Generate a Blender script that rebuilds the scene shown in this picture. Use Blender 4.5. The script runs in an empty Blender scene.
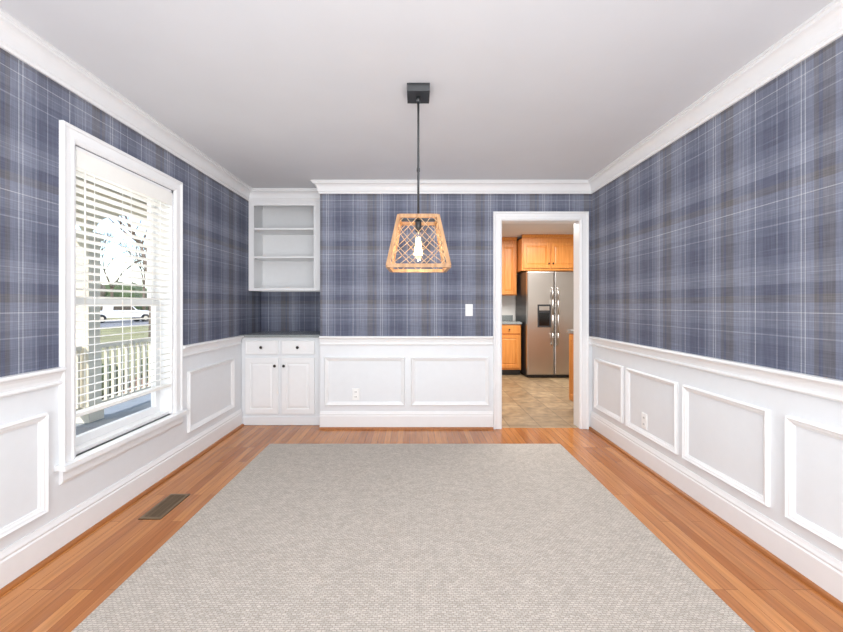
import bpy, bmesh, math, random
from mathutils import Vector, Matrix
random.seed(4)
scene = bpy.context.scene
try:
    scene.view_settings.view_transform = 'Standard'
except Exception:
    pass

# ------------------------------------------------------------------ dims
XL, XR, YB, YN, ZC = -1.76, 1.725, 3.92, 4.55, 2.415
YF = -2.0
CAMZ = 1.21
NX = -0.94     # niche right side / left end of back wall

# ------------------------------------------------------------------ materials
def newmat(name):
    m = bpy.data.materials.new(name); m.use_nodes = True
    nt = m.node_tree
    b = nt.nodes.get('Principled BSDF')
    return m, nt, b
def L(c):
    return tuple(((v/255)/12.92 if v/255 <= .04045 else ((v/255+.055)/1.055)**2.4) for v in c)+(1,)
def simple(name, col, rough=.5, metal=0, noise=0.04, nscale=20, bump=0, spec=None, emit=None, estr=0):
    m, nt, b = newmat(name)
    c = L(col)
    b.inputs['Roughness'].default_value = rough
    b.inputs['Metallic'].default_value = metal
    if spec is not None: b.inputs['Specular IOR Level'].default_value = spec
    tc = nt.nodes.new('ShaderNodeTexCoord')
    n = nt.nodes.new('ShaderNodeTexNoise'); n.inputs['Scale'].default_value = nscale
    n.inputs['Detail'].default_value = 4
    nt.links.new(tc.outputs['Object'], n.inputs['Vector'])
    r = nt.nodes.new('ShaderNodeValToRGB')
    r.color_ramp.elements[0].position = .3; r.color_ramp.elements[1].position = .7
    r.color_ramp.elements[0].color = tuple(v*(1-noise) for v in c[:3])+(1,)
    r.color_ramp.elements[1].color = tuple(min(1, v*(1+noise)) for v in c[:3])+(1,)
    nt.links.new(n.outputs['Fac'], r.inputs['Fac'])
    nt.links.new(r.outputs['Color'], b.inputs['Base Color'])
    if bump:
        bp = nt.nodes.new('ShaderNodeBump'); bp.inputs['Strength'].default_value = bump
        bp.inputs['Distance'].default_value = .003
        nt.links.new(n.outputs['Fac'], bp.inputs['Height']); nt.links.new(bp.outputs['Normal'], b.inputs['Normal'])
    if emit:
        b.inputs['Emission Color'].default_value = L(emit); b.inputs['Emission Strength'].default_value = estr
    return m

def mathn(nt, op, a, b=None):
    n = nt.nodes.new('ShaderNodeMath'); n.operation = op
    for i, v in enumerate((a, b)):
        if v is None: continue
        if isinstance(v, (int, float)): n.inputs[i].default_value = v
        else: nt.links.new(v, n.inputs[i])
    return n.outputs[0]

def wallpaper(name, axis):
    m, nt, b = newmat(name)
    b.inputs['Roughness'].default_value = .7
    b.inputs['Specular IOR Level'].default_value = .25
    tc = nt.nodes.new('ShaderNodeTexCoord'); sp = nt.nodes.new('ShaderNodeSeparateXYZ')
    nt.links.new(tc.outputs['Object'], sp.inputs[0])
    base = (125, 130, 146); dark = (88, 92, 110); navy = (104, 109, 127); pale = (151, 156, 169); light = (200, 203, 209); brown = (106, 104, 107)
    stopsU = [(0, dark), (.05, navy), (.13, light), (.139, navy), (.16, navy), (.19, base), (.22, pale), (.23, base), (.27, pale), (.282, base), (.31, pale), (.322, base),
              (.40, brown), (.50, dark), (.53, brown), (.57, base), (.64, light), (.648, base), (.675, light), (.683, base), (.76, navy),
              (.79, pale), (.797, navy), (.82, dark), (.90, pale), (.908, dark), (.95, navy), (.96, dark)]
    stopsV = [(0, dark), (.07, navy), (.15, pale), (.162, navy), (.22, base), (.29, pale), (.298, base), (.36, light), (.368, base), (.41, base), (.45, brown),
              (.52, dark), (.58, dark), (.62, base), (.70, pale), (.710, base), (.74, pale), (.750, base), (.80, navy), (.88, dark), (.93, navy), (.94, dark)]
    def ramp(sock, stops, per, off):
        f = mathn(nt, 'FRACT', mathn(nt, 'ADD', mathn(nt, 'DIVIDE', sock, per), off))
        r = nt.nodes.new('ShaderNodeValToRGB'); cr = r.color_ramp; cr.interpolation = 'CONSTANT'
        cr.elements[0].position = 0; cr.elements[0].color = L(stops[0][1])
        cr.elements.remove(cr.elements[1])
        for p, c in stops[1:]:
            e = cr.elements.new(p); e.color = L(c)
        nt.links.new(f, r.inputs['Fac']); return r.outputs['Color']
    u = ramp(sp.outputs[axis], stopsU, .53, 10.3)
    v = ramp(sp.outputs['Z'], stopsV, .53, 10.15)
    mx = nt.nodes.new('ShaderNodeMix'); mx.data_type = 'RGBA'; mx.inputs[0].default_value = .45
    nt.links.new(u, mx.inputs[6]); nt.links.new(v, mx.inputs[7])
    def weave(sx, sz):
        mp = nt.nodes.new('ShaderNodeMapping'); mp.inputs['Scale'].default_value = (sx, sx, sz)
        nt.links.new(tc.outputs['Object'], mp.inputs[0])
        n = nt.nodes.new('ShaderNodeTexNoise'); n.inputs['Scale'].default_value = 1; n.inputs['Detail'].default_value = 2
        nt.links.new(mp.outputs[0], n.inputs['Vector']); return n.outputs['Fac']
    w = mathn(nt, 'ADD', weave(260, 8), weave(8, 260))
    w = mathn(nt, 'ADD', mathn(nt, 'MULTIPLY', w, .6), .4)
    m2 = nt.nodes.new('ShaderNodeVectorMath'); m2.operation = 'SCALE'
    nt.links.new(mx.outputs[2], m2.inputs[0]); nt.links.new(w, m2.inputs['Scale'])
    nt.links.new(m2.outputs[0], b.inputs['Base Color'])
    return m

def wood(name, c1, c2, mode='plank', rough=.3, grain='Y'):
    m, nt, b = newmat(name); b.inputs['Roughness'].default_value = rough
    tc = nt.nodes.new('ShaderNodeTexCoord')
    sp = nt.nodes.new('ShaderNodeSeparateXYZ'); nt.links.new(tc.outputs['Object'], sp.inputs[0])
    mp = nt.nodes.new('ShaderNodeMapping')
    mp.inputs['Scale'].default_value = {'Y': (60, 3, 60), 'Z': (50, 50, 3), 'X': (3, 60, 60)}[grain]
    nt.links.new(tc.outputs['Object'], mp.inputs[0])
    n = nt.nodes.new('ShaderNodeTexNoise'); n.inputs['Scale'].default_value = 1; n.inputs['Detail'].default_value = 5
    nt.links.new(mp.outputs[0], n.inputs['Vector'])
    if mode == 'plank':
        cb = nt.nodes.new('ShaderNodeCombineXYZ')
        nt.links.new(sp.outputs['Y'], cb.inputs[0]); nt.links.new(sp.outputs['X'], cb.inputs[1])
        br = nt.nodes.new('ShaderNodeTexBrick'); br.inputs['Scale'].default_value = 1
        br.inputs['Brick Width'].default_value = .85; br.inputs['Row Height'].default_value = .057
        br.inputs['Mortar Size'].default_value = .0009; br.inputs['Mortar Smooth'].default_value = .1
        br.inputs['Color1'].default_value = L(c1); br.inputs['Color2'].default_value = L(c2)
        br.inputs['Mortar'].default_value = L((110, 62, 26)); br.offset = .37; br.offset_frequency = 3
        nt.links.new(cb.outputs[0], br.inputs['Vector']); col = br.outputs['Color']
        s = nt.nodes.new('ShaderNodeVectorMath'); s.operation = 'SCALE'
        nt.links.new(col, s.inputs[0])
        nt.links.new(mathn(nt, 'ADD', mathn(nt, 'MULTIPLY', n.outputs['Fac'], .9), .55), s.inputs['Scale'])
        nt.links.new(s.outputs[0], b.inputs['Base Color'])
    else:
        r = nt.nodes.new('ShaderNodeValToRGB'); r.color_ramp.elements[0].position = .3; r.color_ramp.elements[1].position = .7
        r.color_ramp.elements[0].color = L(c2); r.color_ramp.elements[1].color = L(c1)
        nt.links.new(n.outputs['Fac'], r.inputs['Fac']); nt.links.new(r.outputs['Color'], b.inputs['Base Color'])
    return m

M = {}
M['white'] = simple('white_trim_paint', (236, 237, 238), .35, noise=.01)
M['wwall'] = simple('white_wainscot_paint', (228, 231, 234), .4, noise=.01)
M['ceil'] = simple('ceiling_paint', (220, 222, 226), .8, noise=.015, nscale=3)
M['wpX'] = wallpaper('plaid_wallpaper_x', 'X')
M['wpY'] = wallpaper('plaid_wallpaper_y', 'Y')
M['floor'] = wood('oak_floor', (194, 130, 74), (162, 98, 50), 'plank', .18)
M['shoe'] = wood('oak_shoe', (176, 112, 58), (150, 90, 44), 'solid', .4)
M['oak'] = wood('honey_oak', (222, 150, 78), (198, 122, 54), 'solid', .35, 'Z')
M['lampwood'] = wood('lamp_wood', (190, 150, 108), (150, 110, 74), 'solid', .5, 'Z')
M['counter'] = simple('dark_laminate', (136, 142, 142), .25, noise=.2, nscale=120)
M['cream'] = simple('kitchen_wall_paint', (232, 230, 226), .6, noise=.01)
M['steel'] = simple('stainless_steel', (192, 188, 184), .32, 1.0, noise=.03, nscale=3)
M['darkgrey'] = simple('dark_plastic', (40, 41, 44), .35)
M['black'] = simple('black_gloss', (12, 12, 14), .15)
M['bronze'] = simple('bronze_metal', (72, 74, 76), .45, .6, noise=.08)
M['knob'] = simple('dark_knob', (50, 46, 44), .35, .8)
M['plate'] = simple('plate_plastic', (245, 245, 243), .3, noise=.005)
M['slot'] = simple('outlet_slot', (90, 88, 86), .5)
M['ventm'] = simple('vent_metal', (128, 108, 84), .4, .5)
M['ventd'] = simple('vent_dark', (46, 38, 30), .6)
M['blind'] = simple('blind_slat', (244, 243, 238), .45, noise=.01)
M['porch'] = simple('porch_floor', (150, 158, 168), .6, noise=.06, nscale=8)
M['ext'] = simple('exterior_white', (240, 232, 212), .6, noise=.02)
M['siding'] = simple('siding', (196, 188, 172), .7, noise=.03)
M['grass'] = simple('winter_lawn', (140, 136, 92), .9, noise=.3, nscale=1.5)
M['mulch'] = simple('mulch', (136, 96, 72), .9, noise=.3, nscale=12)
M['road'] = simple('asphalt', (126, 126, 128), .9, noise=.06, nscale=6)
M['bark'] = simple('bark', (104, 90, 78), .9, noise=.2)
M['leaf'] = simple('evergreen', (70, 84, 52), .9, noise=.4, nscale=3, bump=1)
M['far'] = simple('distant_trees', (110, 100, 84), .95, noise=.35, nscale=.6)
M['carw'] = simple('car_white', (240, 240, 242), .25, noise=.01)
M['carg'] = simple('car_glass', (40, 46, 54), .1)
M['tire'] = simple('tire', (30, 30, 31), .8)

# tile
m, nt, b = newmat('kitchen_tile'); M['tile'] = m
b.inputs['Roughness'].default_value = .4
tc = nt.nodes.new('ShaderNodeTexCoord'); br = nt.nodes.new('ShaderNodeTexBrick'); br.offset = 0
br.inputs['Scale'].default_value = 1; br.inputs['Brick Width'].default_value = .31; br.inputs['Row Height'].default_value = .31
br.inputs['Mortar Size'].default_value = .006
br.inputs['Color1'].default_value = L((156, 134, 104)); br.inputs['Color2'].default_value = L((134, 112, 84)); br.inputs['Mortar'].default_value = L((112, 94, 72))
nt.links.new(tc.outputs['Object'], br.inputs['Vector'])
n = nt.nodes.new('ShaderNodeTexNoise'); n.inputs['Scale'].default_value = 11; n.inputs['Detail'].default_value = 6
nt.links.new(tc.outputs['Object'], n.inputs['Vector'])
s = nt.nodes.new('ShaderNodeVectorMath'); s.operation = 'SCALE'
nt.links.new(br.outputs['Color'], s.inputs[0]); nt.links.new(mathn(nt, 'ADD', mathn(nt, 'MULTIPLY', n.outputs['Fac'], 1.7), .1), s.inputs['Scale'])
nt.links.new(s.outputs[0], b.inputs['Base Color'])

# rug
m, nt, b = newmat('loop_rug'); M['rug'] = m
b.inputs['Roughness'].default_value = .95; b.inputs['Specular IOR Level'].default_value = .1
tc = nt.nodes.new('ShaderNodeTexCoord')
br = nt.nodes.new('ShaderNodeTexBrick'); br.inputs['Scale'].default_value = 1
br.inputs['Brick Width'].default_value = .019; br.inputs['Row Height'].default_value = .010; br.inputs['Mortar Size'].default_value = .002
br.inputs['Mortar Smooth'].default_value = .7
br.inputs['Color1'].default_value = L((205, 197, 188)); br.inputs['Color2'].default_value = L((183, 175, 166)); br.inputs['Mortar'].default_value = L((158, 150, 141))
nz = nt.nodes.new('ShaderNodeTexNoise'); nz.inputs['Scale'].default_value = 60
nt.links.new(tc.outputs['Object'], nz.inputs['Vector'])
vm = nt.nodes.new('ShaderNodeVectorMath'); vm.operation = 'SCALE'; vm.inputs['Scale'].default_value = .012
nt.links.new(nz.outputs['Color'], vm.inputs[0])
va = nt.nodes.new('ShaderNodeVectorMath'); va.operation = 'ADD'
nt.links.new(tc.outputs['Object'], va.inputs[0]); nt.links.new(vm.outputs[0], va.inputs[1])
nt.links.new(va.outputs[0], br.inputs['Vector'])
n2 = nt.nodes.new('ShaderNodeTexNoise'); n2.inputs['Scale'].default_value = 16; n2.inputs['Detail'].default_value = 8; n2.inputs['Roughness'].default_value = .7
nt.links.new(tc.outputs['Object'], n2.inputs['Vector'])
s = nt.nodes.new('ShaderNodeVectorMath'); s.operation = 'SCALE'
nt.links.new(br.outputs['Color'], s.inputs[0]); nt.links.new(mathn(nt, 'ADD', mathn(nt, 'MULTIPLY', n2.outputs['Fac'], .4), .80), s.inputs['Scale'])
nt.links.new(s.outputs[0], b.inputs['Base Color'])
bp = nt.nodes.new('ShaderNodeBump'); bp.inputs['Strength'].default_value = .4; bp.inputs['Distance'].default_value = .003; bp.invert = True
nt.links.new(br.outputs['Fac'], bp.inputs['Height']); nt.links.new(bp.outputs['Normal'], b.inputs['Normal'])

# glass (thin)
def thin_glass(name, k=.06):
    m = bpy.data.materials.new(name); m.use_nodes = True; nt = m.node_tree
    nt.nodes.clear()
    o = nt.nodes.new('ShaderNodeOutputMaterial'); t = nt.nodes.new('ShaderNodeBsdfTransparent'); g = nt.nodes.new('ShaderNodeBsdfGlossy')
    g.inputs['Roughness'].default_value = .02
    x = nt.nodes.new('ShaderNodeMixShader'); x.inputs[0].default_value = k
    nt.links.new(t.outputs[0], x.inputs[1]); nt.links.new(g.outputs[0], x.inputs[2]); nt.links.new(x.outputs[0], o.inputs[0])
    return m
M['glass'] = thin_glass('window_glass', .04)
M['bglass'] = thin_glass('bulb_glass', .08)
M['bulb'] = simple('bulb_glow', (255, 214, 150), .2, emit=(255, 200, 120), estr=30)
M['wire'] = simple('lamp_wire', (200, 172, 138), .5, .1)

# ------------------------------------------------------------------ mesh builder
class MB:
    def __init__(s): s.v = []; s.f = []; s.m = []; s.sm = []; s.mats = []
    def mi(s, k):
        if k not in s.mats: s.mats.append(k)
        return s.mats.index(k)
    def face(s, idx, k, smooth=False):
        s.f.append(idx); s.m.append(s.mi(k)); s.sm.append(smooth)
    def box(s, x0, x1, y0, y1, z0, z1, k, fm=None):
        if x0 > x1: x0, x1 = x1, x0
        if y0 > y1: y0, y1 = y1, y0
        n = len(s.v)
        for z in (z0, z1):
            for y in (y0, y1):
                for x in (x0, x1): s.v.append((x, y, z))
        F = [(0, 2, 3, 1), (4, 5, 7, 6), (0, 1, 5, 4), (2, 6, 7, 3), (0, 4, 6, 2), (1, 3, 7, 5)]
        for f in F: s.face(tuple(n+i for i in f), k)
    def rings(s, loops, k, closed=True, cap_last=False, cap_first=False, smooth=False):
        n = len(s.v); c = len(loops[0])
        for lp in loops:
            for p in lp: s.v.append(tuple(p))
        for i in range(len(loops)-1):
            for j in range(c if closed else c-1):
                j2 = (j+1) % c
                s.face((n+i*c+j, n+i*c+j2, n+(i+1)*c+j2, n+(i+1)*c+j), k, smooth)
        if cap_last: s.face(tuple(n+(len(loops)-1)*c+j for j in range(c)), k)
        if cap_first: s.face(tuple(n+j for j in reversed(range(c))), k)
    def prism(s, prof, p0, p1, nrm, k, m0=0, m1=0):
        p0 = Vector(p0); p1 = Vector(p1); a = (p1-p0).normalized(); nrm = Vector(nrm)
        A = [p0-a*(m0*d)+nrm*d+Vector((0, 0, z)) for d, z in prof]
        B = [p1+a*(m1*d)+nrm*d+Vector((0, 0, z)) for d, z in prof]
        s.rings([A, B], k, True, True, True)
    def frame(s, mp, u0, u1, v0, v1, prof, k, cap=False):
        loops = [[mp(u0+t, v0+t, h), mp(u1-t, v0+t, h), mp(u1-t, v1-t, h), mp(u0+t, v1-t, h)] for t, h in prof]
        s.rings(loops, k, True, cap)
    def frame3(s, mp, u0, u1, v0, v1, prof, k):
        loops = [[mp(u0+t, v0, h), mp(u0+t, v1-t, h), mp(u1-t, v1-t, h), mp(u1-t, v0, h)] for t, h in prof]
        s.rings(loops, k, False)
    def cyl(s, p0, p1, r0, r1, k, seg=12, smooth=True, rot=0):
        p0 = Vector(p0); p1 = Vector(p1); a = (p1-p0).normalized()
        h = Vector((0, 0, 1)) if abs(a.z) < .9 else Vector((1, 0, 0))
        u = a.cross(h).normalized(); w = a.cross(u)
        lp = []
        for p, r in ((p0, r0), (p1, r1)):
            lp.append([p+u*(r*math.cos(rot+2*math.pi*i/seg))+w*(r*math.sin(rot+2*math.pi*i/seg)) for i in range(seg)])
        s.rings(lp, k, True, True, True, smooth)
    def beam(s, p0, p1, w, k):
        s.cyl(p0, p1, w*.7071, w*.7071, k, 4, False, math.pi/4)
    def lathe(s, c, prof, k, seg=16, axis='Z'):
        c = Vector(c); lp = []
        for r, h in prof:
            ring = []
            for i in range(seg):
                a = 2*math.pi*i/seg; x, y = r*math.cos(a), r*math.sin(a)
                if axis == 'Z': ring.append(c+Vector((x, y, h)))
                elif axis == 'Y': ring.append(c+Vector((x, h, y)))
                else: ring.append(c+Vector((h, x, y)))
            lp.append(ring)
        s.rings(lp, k, True, True, True, True)
    def build(s, name, bevel=0, recalc=True, parent=None):
        me = bpy.data.meshes.new(name); me.from_pydata(s.v, [], s.f); 
        for k in s.mats: me.materials.append(M[k])
        for p, mi, sm in zip(me.polygons, s.m, s.sm): p.material_index = mi; p.use_smooth = sm
        if recalc:
            bm = bmesh.new(); bm.from_mesh(me); bmesh.ops.recalc_face_normals(bm, faces=bm.faces); bm.to_mesh(me); bm.free()
        ob = bpy.data.objects.new(name, me); scene.collection.objects.link(ob)
        if bevel:
            md = ob.modifiers.new('bevel', 'BEVEL'); md.width = bevel; md.segments = 2; md.limit_method = 'ANGLE'; md.angle_limit = math.radians(50)
        if parent: ob.parent = parent
        return ob

mapL = lambda u, v, h: (XL+h, u, v)
mapR = lambda u, v, h: (XR-h, u, v)
mapB = lambda u, v, h: (u, YB-h, v)
def mapY(y0): return lambda u, v, h: (u, y0-h, v)

WS = .89   # wainscot split height
# ------------------------------------------------------------------ shell
WY0, WY1, WZ0, WZ1 = 2.053, 2.90, .425, 2.035     # window opening
w = MB()
XO = XL-.16
w.box(XO, XL, YF-.14, WY0, 0, WS, 'wwall'); w.box(XO, XL, WY0, WY1, 0, WZ0, 'wwall'); w.box(XO, XL, WY1, YN+.14, 0, WS, 'wwall')
w.box(XO, XL, YF-.14, WY0, WS, ZC, 'wpY'); w.box(XO, XL, WY1, YN+.14, WS, ZC, 'wpY'); w.box(XO, XL, WY0, WY1, WZ1, ZC, 'wpY')
w.build('wall_left')
w = MB()
w.box(XR, XR+.14, YF-.14, YB, 0, WS, 'wwall'); w.box(XR, XR+.14, YF-.14, YB, WS, ZC, 'wpY')
w.build('wall_right')
w = MB()
DX0, DX1, DZ = .825, 1.615, 2.05
w.box(NX, DX0, YB, YB+.14, 0, WS, 'wwall'); w.box(NX, DX0, YB, YB+.14, WS, ZC, 'wpX')
w.box(DX0, DX1, YB, YB+.14, DZ, ZC, 'wpX')
w.box(DX1, XR, YB, YB+.14, 0, WS, 'wwall'); w.box(DX1, XR, YB, YB+.14, WS, ZC, 'wpX')
w.box(XR, 4.2, YB, YB+.14, 0, ZC, 'cream')
w.build('wall_back')
w = MB()
w.box(XL, NX+.1, YN, YN+.14, 0, ZC, 'wpX'); w.build('wall_niche_back')
w = MB()
w.box(NX, NX+.1, YB+.14, YN, 0, ZC, 'wpY'); w.build('wall_niche_side')
w = MB()
w.box(XL, XR, YF-.14, YF, 0, WS, 'wwall'); w.box(XL, XR, YF-.14, YF, WS, ZC, 'wpX'); w.build('wall_front')
w = MB(); w.box(XO, XR+.14, YF-.14, YB+.02, -.1, 0, 'floor'); w.box(XO, NX+.1, YB+.02, YN+.14, -.1, 0, 'floor'); w.build('floor')
KY = 7.5
w = MB(); w.box(NX+.1, 4.34, YB+.02, KY+.1, -.1, 0, 'tile'); w.build('floor_kitchen')
w = MB(); w.box(XO, XR+.14, YF-.14, YN+.14, ZC, ZC+.1, 'ceil'); w.build('ceiling')
w = MB(); w.box(NX+.1, 4.34, YN+.14, KY+.1, ZC, ZC+.1, 'ceil'); w.box(XR+.14, 4.34, YB, YN+.14, ZC, ZC+.1, 'ceil'); w.build('ceiling_kitchen')
w = MB(); w.box(NX+.1, 4.34, KY, KY+.1, 0, ZC, 'cream'); w.build('wall_kitchen_back')
w = MB(); w.box(4.2, 4.34, YB, KY, 0, ZC, 'cream'); w.build('wall_kitchen_right')
w = MB(); w.box(NX, NX+.1, YN+.14, KY, 0, ZC, 'cream'); w.build('wall_kitchen_left')

# crown
cp = [(0, -.116), (.012, -.116), (.015, -.104), (.012, -.100), (.020, -.094)]
for i in range(9):
    t = i/8; a = math.pi/2*t
    cp.append((.020+.036*(1-math.cos(a)), -.090+.062*math.sin(a)))
cp += [(.062, -.026), (.064, -.014), (.074, -.012), (.074, -.0005), (0, -.0005)]
w = MB()
w.prism(cp, (XL, YF, ZC), (XL, 4.2, ZC), (1, 0, 0), 'white')
w.prism(cp, (XR, YF, ZC), (XR, YB, ZC), (-1, 0, 0), 'white')
w.prism(cp, (NX, YB, ZC), (XR, YB, ZC), (0, -1, 0), 'white', m0=1)
w.prism(cp, (NX, YB, ZC), (NX, 4.2, ZC), (-1, 0, 0), 'white', m0=1)
w.prism(cp, (XL, 4.2, ZC), (NX, 4.2, ZC), (0, -1, 0), 'white')
w.prism(cp, (XL, YF, ZC), (XR, YF, ZC), (0, 1, 0), 'white')
w.build('trim_1')
# chair rail
RT = .905
rp = [(0, 0), (.036, 0), (.040, -.006), (.040, -.013), (.034, -.019), (.024, -.024), (.018, -.036), (.013, -.055), (.012, -.066), (.019, -.070), (.021, -.077), (.018, -.084), (.008, -.088), (0, -.088)]
w = MB()
w.prism(rp, (XL, YF, RT), (XL, 1.970, RT), (1, 0, 0), 'white')
w.prism(rp, (XL, 2.985, RT), (XL, 3.995, RT), (1, 0, 0), 'white')
w.prism(rp, (XR, YF, RT), (XR, YB, RT), (-1, 0, 0), 'white')
w.prism(rp, (NX, YB, RT), (.752, YB, RT), (0, -1, 0), 'white', m0=0)
w.prism(rp, (1.69, YB, RT), (XR, YB, RT), (0, -1, 0), 'white')
w.build('trim_2')
# picture-frame panels
pf = [(0, 0), (.002, .014), (.008, .022), (.016, .016), (.024, .014), (.030, .008), (.036, .006), (.038, 0)]
w = MB()
for a, b_ in ((1.22, 1.90), (.4, 1.15), (-.4, .33), (3.075, 3.84)): w.frame(mapL, a, b_, .225, .70, pf, 'white')
for a, b_ in ((3.32, 3.835), (2.63, 3.26), (1.945, 2.57), (1.23, 1.855), (.5, 1.16), (-.3, .43)): w.frame(mapR, a, b_, .225, .70, pf, 'white')
for a, b_ in ((-.895, -.108), (-.05, .715)): w.frame(mapB, a, b_, .225, .70, pf, 'white')
w.build('trim_3')
# baseboards
bpf = [(0, 0), (.018, 0), (.018, .125), (.013, .132), (.015, .142), (.009, .155), (.005, .168), (0, .168)]
shoe = [(.018, 0), (.036, 0), (.035, .007), (.031, .014), (.025, .018), (.018, .019)]
def baseb(name, segs):
    w = MB()
    for p0, p1, n_ in segs:
        w.prism(bpf, p0, p1, n_, 'white'); w.prism(shoe, p0, p1, n_, 'shoe')
    w.build(name)
baseb('baseboard_left', [((XL, YF+.04, 0), (XL, 4.015, 0), (1, 0, 0))])
baseb('baseboard_right', [((XR, YF+.04, 0), (XR, YB-.001, 0), (-1, 0, 0))])
baseb('baseboard_back', [((NX, YB, 0), (.752, YB, 0), (0, -1, 0))])
baseb('baseboard_front', [((XL, YF, 0), (XR, YF, 0), (0, 1, 0))])

# ------------------------------------------------------------------ door opening
cas = [(0, 0), (0, .020), (.006, .024), (.016, .022), (.022, .016), (.055, .014), (.066, .018), (.074, .016), (.080, .012), (.084, .010), (.084, 0)]
w = MB()
w.frame3(mapB, .755, 1.687, 0, 2.122, cas, 'white')
mapK = lambda u, v, h: (u, YB+.14+h, v)
w.frame3(mapK, .755, 1.687, 0, 2.122, cas, 'white')
w.box(.826, .840, YB, YB+.14, 0, 2.036, 'white'); w.box(1.600, 1.614, YB, YB+.14, 0, 2.036, 'white'); w.box(.826, 1.614, YB, YB+.14, 2.036, 2.049, 'white')
w.build('door_1')

# ------------------------------------------------------------------ window
w = MB()
w.frame3(mapL, 1.971, 2.985, .425, 2.122, cas, 'white')
w.box(XL-.02, XL+.055, 1.945, 3.01, .400, .425, 'white')
w.prism([(0, 0), (.02, 0), (.02, -.06), (.012, -.075), (0, -.078)], (XL, 1.972, .40), (XL, 2.985, .40), (1, 0, 0), 'white')
w.box(XO+.01, XL-.001, WY0+.0005, WY0+.018, WZ0, WZ1-.0005, 'white'); w.box(XO+.01, XL-.001, WY1-.018, WY1-.0005, WZ0, WZ1-.0005, 'white')
w.box(XO+.01, XL-.001, WY0, WY1, WZ1-.018, WZ1-.0005, 'white'); w.box(XO-.03, XL-.021, WY0+.001, WY1-.001, WZ0+.0005, WZ0+.02, 'white')
def sash(x0, x1, z0, z1):
    a, b_ = WY0+.018, WY1-.018; t = .045
    w.box(x0, x1, a, a+t, z0, z1, 'white'); w.box(x0, x1, b_-t, b_, z0, z1, 'white')
    w.box(x0, x1, a+t, b_-t, z0, z0+t, 'white'); w.box(x0, x1, a+t, b_-t, z1-t*.8, z1, 'white')
    xm = (x0+x1)/2
    w.box(xm-.002, xm+.002, a+t, b_-t, z0+t, z1-t*.8, 'glass')
sash(XL-.115, XL-.085, WZ0+.02, 1.24); sash(XL-.148, XL-.118, 1.205, WZ1-.018)
w.build('window_1')
w = MB()
a, b_ = WY0+.022, WY1-.020
w.box(XL-.062, XL-.004, a, b_, 1.935, 2.012, 'blind')
w.box(XL-.004, XL+.002, a-.003, b_+.001, 1.925, 2.015, 'blind')
z = 1.905; xc = XL-.030; tl = math.radians(9)
while z > .665:
    dx, dz = .025*math.cos(tl), .025*math.sin(tl)
    prof = [(-dx, -dz), (0, .0022), (dx, dz), (dx, dz-.003), (0, -.001), (-dx, -dz-.003)]
    A = [(xc+p, a, z+q) for p, q in prof]; B = [(xc+p, b_, z+q) for p, q in prof]
    w.rings([A, B], 'blind', True, True, True)
    z -= .0435
w.box(xc-.026, xc+.026, a, b_, .625, .643, 'blind')
for yy in (a+.12, (a+b_)/2, b_-.12):
    for xx in (xc-.027, xc+.027):
        w.box(xx-.0012, xx+.0012, yy-.0015, yy+.0015, .64, 1.94, 'blind')
w.cyl((XL+.002, a+.05, 1.93), (XL+.002, a+.05, 1.25), .004, .004, 'blind', 8)
w.build('window_blind')

# ------------------------------------------------------------------ built-in lower cabinet
def dpanel(mb, mp, u0, u1, v0, v1, h0, k, st=.05, th=.018):
    mb.frame(mp, u0, u1, v0, v1, [(0, h0), (0, h0+th-.003), (.003, h0+th), (st, h0+th), (st+.006, h0+th-.007), (st+.012, h0+th-.007), (st+.030, h0+th-.001)], k, cap=True)
def knob(mb, c, k='knob'):
    mb.lathe(c, [(.005, 0), (.005, -.012), (.013, -.016), (.015, -.022), (.012, -.028), (.004, -.031)], k, 14, 'Y')
w = MB()
cx0, cx1, cyf = XL+.002, NX-.002, 4.03
w.box(cx0, cx1, cyf, YN-.003, .002, .884, 'wwall')
w.box(cx0, cx1, cyf-.012, cyf, .002, .085, 'wwall')
mc = mapY(cyf)
for (u0, u1, kn) in ((-1.715, -1.385, -1), (-1.350, -1.020, 1)):
    w.frame(mc, u0, u1, .715, .855, [(0, .0), (0, .015), (.003, .018), (.012, .018), (.016, .016)], 'white', cap=True)
    dpanel(w, mc, u0, u1, .115, .680, 0, 'white')
    knob(w, ((u0+u1)/2, cyf-.017, .785))
    ku = u1-.028 if kn < 0 else u0+.028
    knob(w, (ku, cyf-.017, .60))
w.box(cx0, cx1, 4.0, YN-.003, .885, .911, 'counter')
w.build('base_cabinet', .0015)

# upper open shelf
w = MB()
uy = 4.2; z0 = 1.36
w.box(cx0, cx0+.018, uy+.02, YN-.003, z0, ZC-.002, 'white'); w.box(cx1-.018, cx1, uy+.02, YN-.003, z0, ZC-.002, 'white')
w.box(cx0, cx1, YN-.012, YN-.003, z0, ZC-.002, 'white')
w.box(cx0, cx1, uy, uy+.02, 2.255, ZC-.002, 'white')
w.box(cx0, cx0+.055, uy, uy+.02, z0, 2.255, 'white'); w.box(-1.075, cx1, uy, uy+.02, z0, 2.255, 'white')
w.box(cx0+.055, -1.075, uy, uy+.02, z0, z0+.03, 'white')
for zz in (z0+.01, 1.705, 2.005): w.box(cx0+.018, cx1-.018, uy+.022, YN-.012, zz, zz+.02, 'white')
w.build('wall_shelf_cabinet', .001)

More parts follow.
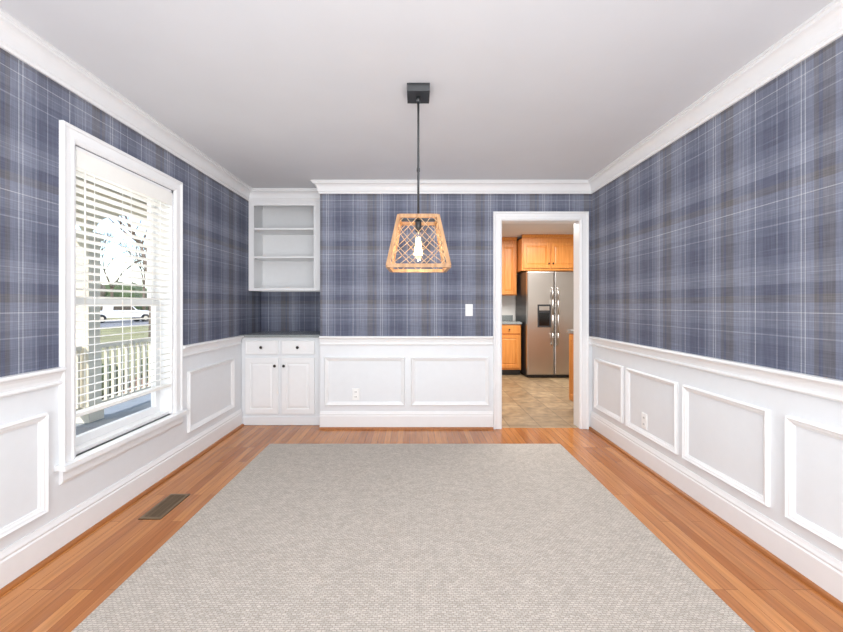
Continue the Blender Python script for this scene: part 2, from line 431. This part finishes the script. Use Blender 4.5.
# ------------------------------------------------------------------ rug, vent, outlets
w = MB()
rz = .013
w.box(-1.265, 1.245, .1, 3.455, .001, rz, 'rug')
w.build('area_rug', .004)
w = MB()
vx0, vx1, vy0, vy1 = -1.568, -1.440, 2.255, 2.555
w.box(vx0, vx1, vy0, vy1, .0005, .003, 'ventd')
w.frame(lambda u, v, h: (u, v, h), vx0, vx1, vy0, vy1, [(0, .001), (.004, .006), (.018, .006), (.019, .003)], 'ventm')
for i in range(24):
    yy = vy0+.022+i*(vy1-vy0-.044)/23
    w.box(vx0+.018, vx1-.018, yy-.0022, yy+.0022, .003, .0055, 'ventm')
for xx in (-1.525, -1.483): w.box(xx-.002, xx+.002, vy0+.018, vy1-.018, .003, .0058, 'ventm')
w.build('floor_vent')
def plate(mp, u, v, kind):
    w = MB()
    w.frame(mp, u-.036, u+.036, v-.058, v+.058, [(0, .0005), (.002, .005), (.006, .006)], 'plate', cap=True)
    if kind == 'outlet':
        for dv in (-.024, .024):
            w.frame(mp, u-.016, u+.016, v+dv-.014, v+dv+.014, [(0, .006), (.001, .008)], 'ventm' if False else 'plate', cap=True)
            for du in (-.006, .006):
                w.frame(mp, u+du-.002, u+du+.002, v+dv-.006, v+dv+.007, [(0, .008), (.0002, .0085)], 'slot', cap=True)
        w.build('wall_outlet')
    else:
        w.frame(mp, u-.006, u+.006, v-.013, v+.013, [(0, .006), (.001, .014)], 'plate', cap=True)
        w.build('light_switch')
plate(mapB, -.59, .335, 'outlet'); plate(mapR, 3.017, .335, 'outlet'); plate(mapB, .52, 1.16, 'switch')

# ------------------------------------------------------------------ pendant
w = MB()
px, py = .013, 2.235
w.box(px-.062, px+.062, py-.068, py+.068, ZC-.045, ZC-.001, 'bronze')
w.cyl((px, py, ZC-.045), (px, py, 1.70), .0065, .0065, 'bronze', 10)
w.cyl((px, py, ZC-.075), (px, py, ZC-.045), .012, .012, 'bronze', 12)
w.cyl((px, py, 1.955), (px, py, 1.975), .009, .009, 'bronze', 10)
tz, bz, th_, bh = 1.685, 1.415, .104, .160
C4 = ((-1, -1), (1, -1), (1, 1), (-1, 1))
T = [Vector((px+sx*th_, py+sy*th_, tz)) for sx, sy in C4]
B = [Vector((px+sx*bh, py+sy*bh, bz)) for sx, sy in C4]
for i in range(4):
    j = (i+1) % 4
    w.beam(T[i], T[j], .019, 'lampwood'); w.beam(B[i], B[j], .019, 'lampwood'); w.beam(T[i], B[i], .019, 'lampwood')
for i in range(4):
    j = (i+1) % 4
    def P(s_, t): return (T[i].lerp(T[j], s_)).lerp(B[i].lerp(B[j], s_), t)
    nx, nz = 3, 3
    for a in range(nx):
        for c in range(nz):
            m0 = P((a+.5)/nx, c/nz); m1 = P((a+.5)/nx, (c+1)/nz); l = P(a/nx, (c+.5)/nz); r = P((a+1)/nx, (c+.5)/nz)
            for q0, q1 in ((m0, l), (m0, r), (l, m1), (r, m1)):
                w.cyl(q0, q1, .0020, .0020, 'wire', 5)
w.box(px-.1, px+.1, py-.012, py+.012, tz-.005, tz+.005, 'bronze'); w.box(px-.012, px+.012, py-.1, py+.1, tz-.005, tz+.005, 'bronze')
w.cyl((px, py, 1.70), (px, py, 1.62), .016, .018, 'bronze', 14)
w.lathe((px, py, 0), [(.013, 1.62), (.014, 1.600), (.026, 1.570), (.037, 1.535), (.036, 1.500), (.024, 1.468), (.006, 1.455)], 'bglass', 16)
for i in range(10):
    a = math.pi/5*i
    w.cyl((px+.008*math.cos(a), py+.008*math.sin(a), 1.585), (px+.022*math.cos(a+.5), py+.022*math.sin(a+.5), 1.49), .0035, .0035, 'bulb', 6)
w.build('pendant_light', recalc=True)

# ------------------------------------------------------------------ kitchen
def kdoors(mb, mp, us, v0, v1, k='oak', h0=0, kn=None):
    for u0, u1 in us: dpanel(mb, mp, u0+.008, u1-.008, v0, v1, h0, k, st=.055, th=.02)
w = MB()
yf = 6.86
w.box(-.2, 1.80, yf, KY-.003, .10, .88, 'oak'); w.box(-.2, 1.80, yf+.07, KY-.003, .001, .10, 'darkgrey')
w.box(-.22, 1.81, yf-.03, KY-.003, .881, .92, 'counter'); w.box(-.22, 1.81, KY-.023, KY-.003, .921, 1.02, 'counter')
us = [(-.18, .26), (.26, .70), (.70, 1.0), (1.0, 1.4), (1.40, 1.79)]
mk = mapY(yf); kdoors(w, mk, us, .13, .70)
for u0, u1 in us: w.frame(mk, u0+.008, u1-.008, .72, .86, [(0, 0), (0, .017), (.004, .02)], 'oak', cap=True)
for u0, u1 in us: knob(w, ((u0+u1)/2, yf-.02, .79)); 
w.build('kitchen_base_cabinet', .001)
w = MB()
yf = 7.15; mk = mapY(yf)
w.box(-.2, 1.80, yf, KY-.003, 1.385, 2.36, 'oak')
us = [(-.18, .28), (.28, .72), (.72, 1.10), (1.10, 1.50), (1.50, 1.795)]
kdoors(w, mk, us, 1.40, 2.30)
w.prism([(0, 0), (.02, 0), (.05, .05), (.05, .054), (0, .054)], (-.2, yf, 2.36), (1.8, yf, 2.36), (0, -1, 0), 'oak')
w.build('kitchen_wall_cabinet', .001)
w = MB()
yf = 6.86; mk = mapY(yf)
w.box(1.815, 2.80, yf, KY-.003, 1.80, 2.36, 'oak')
kdoors(w, mk, [(1.825, 2.305), (2.305, 2.79)], 1.84, 2.28)
w.prism([(0, 0), (.02, 0), (.05, .05), (.05, .054), (0, .054)], (1.815, yf, 2.36), (2.8, yf, 2.36), (0, -1, 0), 'oak', m0=0)
knob(w, (2.27, yf-.02, 1.92)); knob(w, (2.34, yf-.02, 1.92))
w.build('refrigerator_top_cabinet', .001)
# side cabinet next to door
w = MB()
w.box(1.80, 3.2, 4.085, 4.70, .10, .88, 'oak'); w.box(1.86, 3.2, 4.085, 4.64, .001, .10, 'oak'); w.box(1.785, 3.2, 4.085, 4.73, .881, .92, 'counter')
mp_ = lambda u, v, h: (1.80-h, u, v)
dpanel(w, mp_, 4.12, 4.66, .13, .86, 0, 'oak')
w.build('kitchen_side_cabinet', .001)
# fridge
w = MB()
fx0, fx1, fy, fs = 1.835, 2.745, 6.60, 2.285
w.box(fx0+.004, fx1-.004, fy+.075, 7.38, .03, 1.765, 'darkgrey')
w.box(fx0+.02, fx1-.02, fy+.09, 7.30, .001, .03, 'black')
w.box(fx0+.01, fx1-.01, fy+.055, fy+.075, .015, .10, 'darkgrey')
def fdoor(u0, u1):
    lp = []
    for t, y in ((0, fy+.072), (0, fy+.02), (.006, fy+.006), (.018, fy)):
        lp.append([(u0+t, y, .055+t), (u1-t, y, .055+t), (u1-t, y, 1.765-t), (u0+t, y, 1.765-t)])
    w.rings(lp, 'steel', True, True, True)
fdoor(fx0, fs-.003); fdoor(fs+.003, fx1)
mf = mapY(fy)
w.frame(mf, 2.005, 2.225, .84, 1.22, [(0, .0), (.003, .006), (.012, .006), (.016, .004)], 'darkgrey', cap=True)
w.frame(mf, 2.030, 2.200, .87, 1.08, [(0, .005), (.002, .006), (.01, .006)], 'black', cap=True)
w.frame(mf, 2.030, 2.200, 1.12, 1.19, [(0, .005), (.002, .007)], 'steel', cap=True)
for hx in (fs-.045, fs+.045):
    pts = [(hx, fy+.002, 1.50), (hx, fy-.045, 1.47), (hx, fy-.055, 1.30), (hx, fy-.058, 1.05), (hx, fy-.055, .75), (hx, fy-.045, .58), (hx, fy+.002, .55)]
    for p, q in zip(pts, pts[1:]): w.cyl(p, q, .012, .012, 'steel', 10)
w.build('refrigerator')

# ------------------------------------------------------------------ outside
w = MB()
yy = -4
while yy < 11:
    w.box(-4.0, XO-.04, yy, yy+.137, -.16, -.12, 'porch'); yy += .14
w.box(-3.9, XO-.04, -4, 11, -.385, -.165, 'ext')
w.build('porch_deck')
w = MB()
w.box(-4.3, XO-.001, -4, 11, 2.62, 2.72, 'ext')
for i in range(16): w.box(-4.3+i*.145, -4.3+i*.145+.008, -4, 11, 2.612, 2.62, 'siding')
w.build('porch_roof')
w = MB()
cols = [-.6, 2.0, 4.6, 7.2, 9.8]
xp = -3.78
for a_, b2 in zip(cols, cols[1:]):
    N = 20; top = 2.61; lo = []
    for i in range(N+1):
        t = i/N; y = a_+(b2-a_)*t; zz = 2.05+.38*math.sqrt(max(0, 1-(2*t-1)**2))
        lo.append((y, zz))
    lp = []
    for (y, zz) in lo:
        lp.append([(xp-.06, y, zz), (xp+.06, y, zz), (xp+.06, y, top), (xp-.06, y, top)])
    w.rings(lp, 'ext', True, True, True)
w.build('porch_arch_beam')
for c in cols:
    w = MB()
    w.box(xp-.085, xp+.085, c-.085, c+.085, -.119, 2.05, 'ext')
    w.box(xp-.11, xp+.11, c-.11, c+.11, -.119, .06, 'ext'); w.box(xp-.11, xp+.11, c-.11, c+.11, 1.96, 2.04, 'ext')
    w.build('porch_column', .004)
for a_, b2 in zip(cols, cols[1:]):
    w = MB()
    w.box(xp-.035, xp+.035, a_+.111, b2-.111, .70, .75, 'ext'); w.box(xp-.02, xp+.02, a_+.111, b2-.111, .0, .06, 'ext')
    y = a_+.17
    while y < b2-.12:
        w.box(xp-.017, xp+.017, y-.017, y+.017, .06, .70, 'ext'); y += .115
    w.build('porch_railing')
w = MB(); w.box(-200, -3.95, -60, 200, -.55, -.42, 'grass'); w.build('ground_lawn')
w = MB(); w.box(-6.2, -4.05, -4, 11, -.42, -.39, 'mulch'); w.build('mulch_bed')
w = MB(); w.box(-34, -22, -60, 200, -.42, -.405, 'road'); w.build('street')
def blob(w, c, r, k, seed, sq=.8):
    rnd = random.Random(seed); bm = bmesh.new(); bmesh.ops.create_icosphere(bm, subdivisions=3, radius=1)
    n0 = len(w.v)
    for v in bm.verts:
        f = 1+rnd.uniform(-.16, .16); w.v.append((c[0]+v.co.x*r*f, c[1]+v.co.y*r*f, c[2]+v.co.z*r*f*sq))
    for f in bm.faces: w.face(tuple(n0+v.index for v in f.verts), k, False)
    bm.free()
for i, y in enumerate((3.4, 4.9, 6.5, 8.0)):
    w = MB(); blob(w, (-5.1, y, -.05), .36, 'leaf', i); w.build('garden_shrub')
def tree(name, base, h, seed):
    rnd = random.Random(seed); w = MB()
    def rec(p, d, ln, r, lvl):
        q = p+d*ln; w.cyl(p, q, r, r*.68, 'bark', 5 if lvl < 2 else 3)
        if lvl >= 6: return
        for i in range(3 if lvl in (1, 2, 4) else 2):
            nd = (d+Vector((rnd.uniform(-.6, .6), rnd.uniform(-.6, .6), rnd.uniform(-.15, .35)))).normalized()
            rec(q, nd, ln*rnd.uniform(.62, .82), r*.62, lvl+1)
    rec(Vector(base), Vector((0, 0, 1)), h*.3, h*.018, 0)
    w.build(name, recalc=False)
for i, (d, s_, h) in enumerate(((-.66, 17, 8), (-.80, 19, 9), (-.62, 25, 11), (-.86, 48, 13), (-.76, 54, 13), (-.68, 60, 14))):
    tree('bare_tree', (d*s_, s_, -.42), h, i+3)
w = MB(); rnd = random.Random(5)
for i in range(46):
    y = 20+i*2.6; x = -62-rnd.uniform(0, 10)
    blob(w, (x, y, 1.6), rnd.uniform(2.6, 5.2), 'far' if i % 3 else 'leaf', i, .95)
w.build('distant_treeline')
def truck(loc, rz):
    w = MB(); W = .95
    body = [(-2.8, .45), (-2.8, 1.05), (-1.0, 1.08), (-.95, 1.72), (-.75, 1.80), (.45, 1.80), (1.15, 1.15), (2.6, 1.02), (2.8, .85), (2.8, .45)]
    lp = [[(x, -W*.97, z*.99) for x, z in body], [(x, -W*.9, z) for x, z in body], [(x, W*.9, z) for x, z in body], [(x, W*.97, z*.99) for x, z in body]]
    w.rings(lp, 'carw', True, True, True)
    for s_ in (-1, 1):
        y = s_*(W+.01)
        n0 = len(w.v); w.v += [(-.85, y, 1.15), (-.82, y, 1.66), (-.15, y, 1.70), (-.15, y, 1.15)]; w.face((n0, n0+1, n0+2, n0+3), 'carg')
        n0 = len(w.v); w.v += [(-.08, y, 1.15), (-.08, y, 1.70), (.42, y, 1.70), (.95, y, 1.15)]; w.face((n0, n0+1, n0+2, n0+3), 'carg')
        for xx in (-1.75, 1.8):
            w.cyl((xx, s_*(W-.22), .38), (xx, s_*(W+.03), .38), .38, .38, 'tire', 20); w.cyl((xx, s_*(W+.03), .38), (xx, s_*(W+.04), .38), .2, .18, 'steel', 14)
    ob = w.build('pickup_truck', .02); ob.location = loc; ob.rotation_euler = (0, 0, rz)
truck((-27.8, 37.5, -.404), math.radians(58))

# ------------------------------------------------------------------ lights
world = bpy.data.worlds.new('sky_world'); scene.world = world; world.use_nodes = True
nt = world.node_tree; bg = nt.nodes['Background']
sk = nt.nodes.new('ShaderNodeTexSky'); sk.sky_type = 'NISHITA'; sk.sun_disc = False; sk.sun_elevation = math.radians(40); sk.sun_rotation = math.radians(120)
nt.links.new(sk.outputs[0], bg.inputs[0]); bg.inputs[1].default_value = .42
def light(name, typ, loc, rot, e, col=(1, 1, 1), **kw):
    l = bpy.data.lights.new(name, typ); l.energy = e; l.color = col
    for k, v in kw.items(): setattr(l, k, v)
    o = bpy.data.objects.new(name, l); scene.collection.objects.link(o); o.location = loc; o.rotation_euler = rot; return o
light('sun', 'SUN', (-10, 0, 10), (math.radians(50), 0, math.radians(-35)), 5, (1, .95, .86), angle=.01)
R = math.radians
light('added_front_fill', 'AREA', (0, -1.3, 1.3), (R(90), 0, 0), 68, (.97, .985, 1), shape='RECTANGLE', size=3.0, size_y=2.0)  # added fill lamp behind the camera, no fixture of the room
light('added_upward_fill', 'AREA', (0, -.9, 1.0), (R(142), 0, 0), 84, (.95, .98, 1), shape='RECTANGLE', size=2.8, size_y=1.6)  # added fill aimed up and forward to brighten the ceiling
light('added_top_fill', 'AREA', (0, 2.0, 2.40), (0, 0, 0), 28, (.98, .99, 1), shape='RECTANGLE', size=2.8, size_y=3.2)  # unseen fill panel added under the ceiling to brighten the room
light('added_window_fill', 'AREA', (XO-.12, 2.47, 1.35), (0, R(-90), 0), 7, (1, .99, .97), shape='RECTANGLE', size=1.5, size_y=.8)  # extra lamp added outside the blinds to boost window light and floor sheen
light('kitchen_light', 'AREA', (1.6, 5.5, 2.40), (0, 0, 0), 110, (1, .97, .93), shape='RECTANGLE', size=1.6, size_y=1.4)
light('pendant_bulb_light', 'POINT', (px, py, 1.45), (0, 0, 0), 1.6, (1, .76, .5), shadow_soft_size=.03)

# ------------------------------------------------------------------ camera
cd = bpy.data.cameras.new('camera'); cam = bpy.data.objects.new('camera', cd); scene.collection.objects.link(cam)
cam.location = (0, 0, CAMZ); cam.rotation_euler = (R(90), 0, 0)
cd.sensor_width = 36; cd.lens = 400/843*36; cd.shift_x = 5.5/843; cd.shift_y = -11/843; cd.clip_start = .02; cd.clip_end = 500
scene.camera = cam
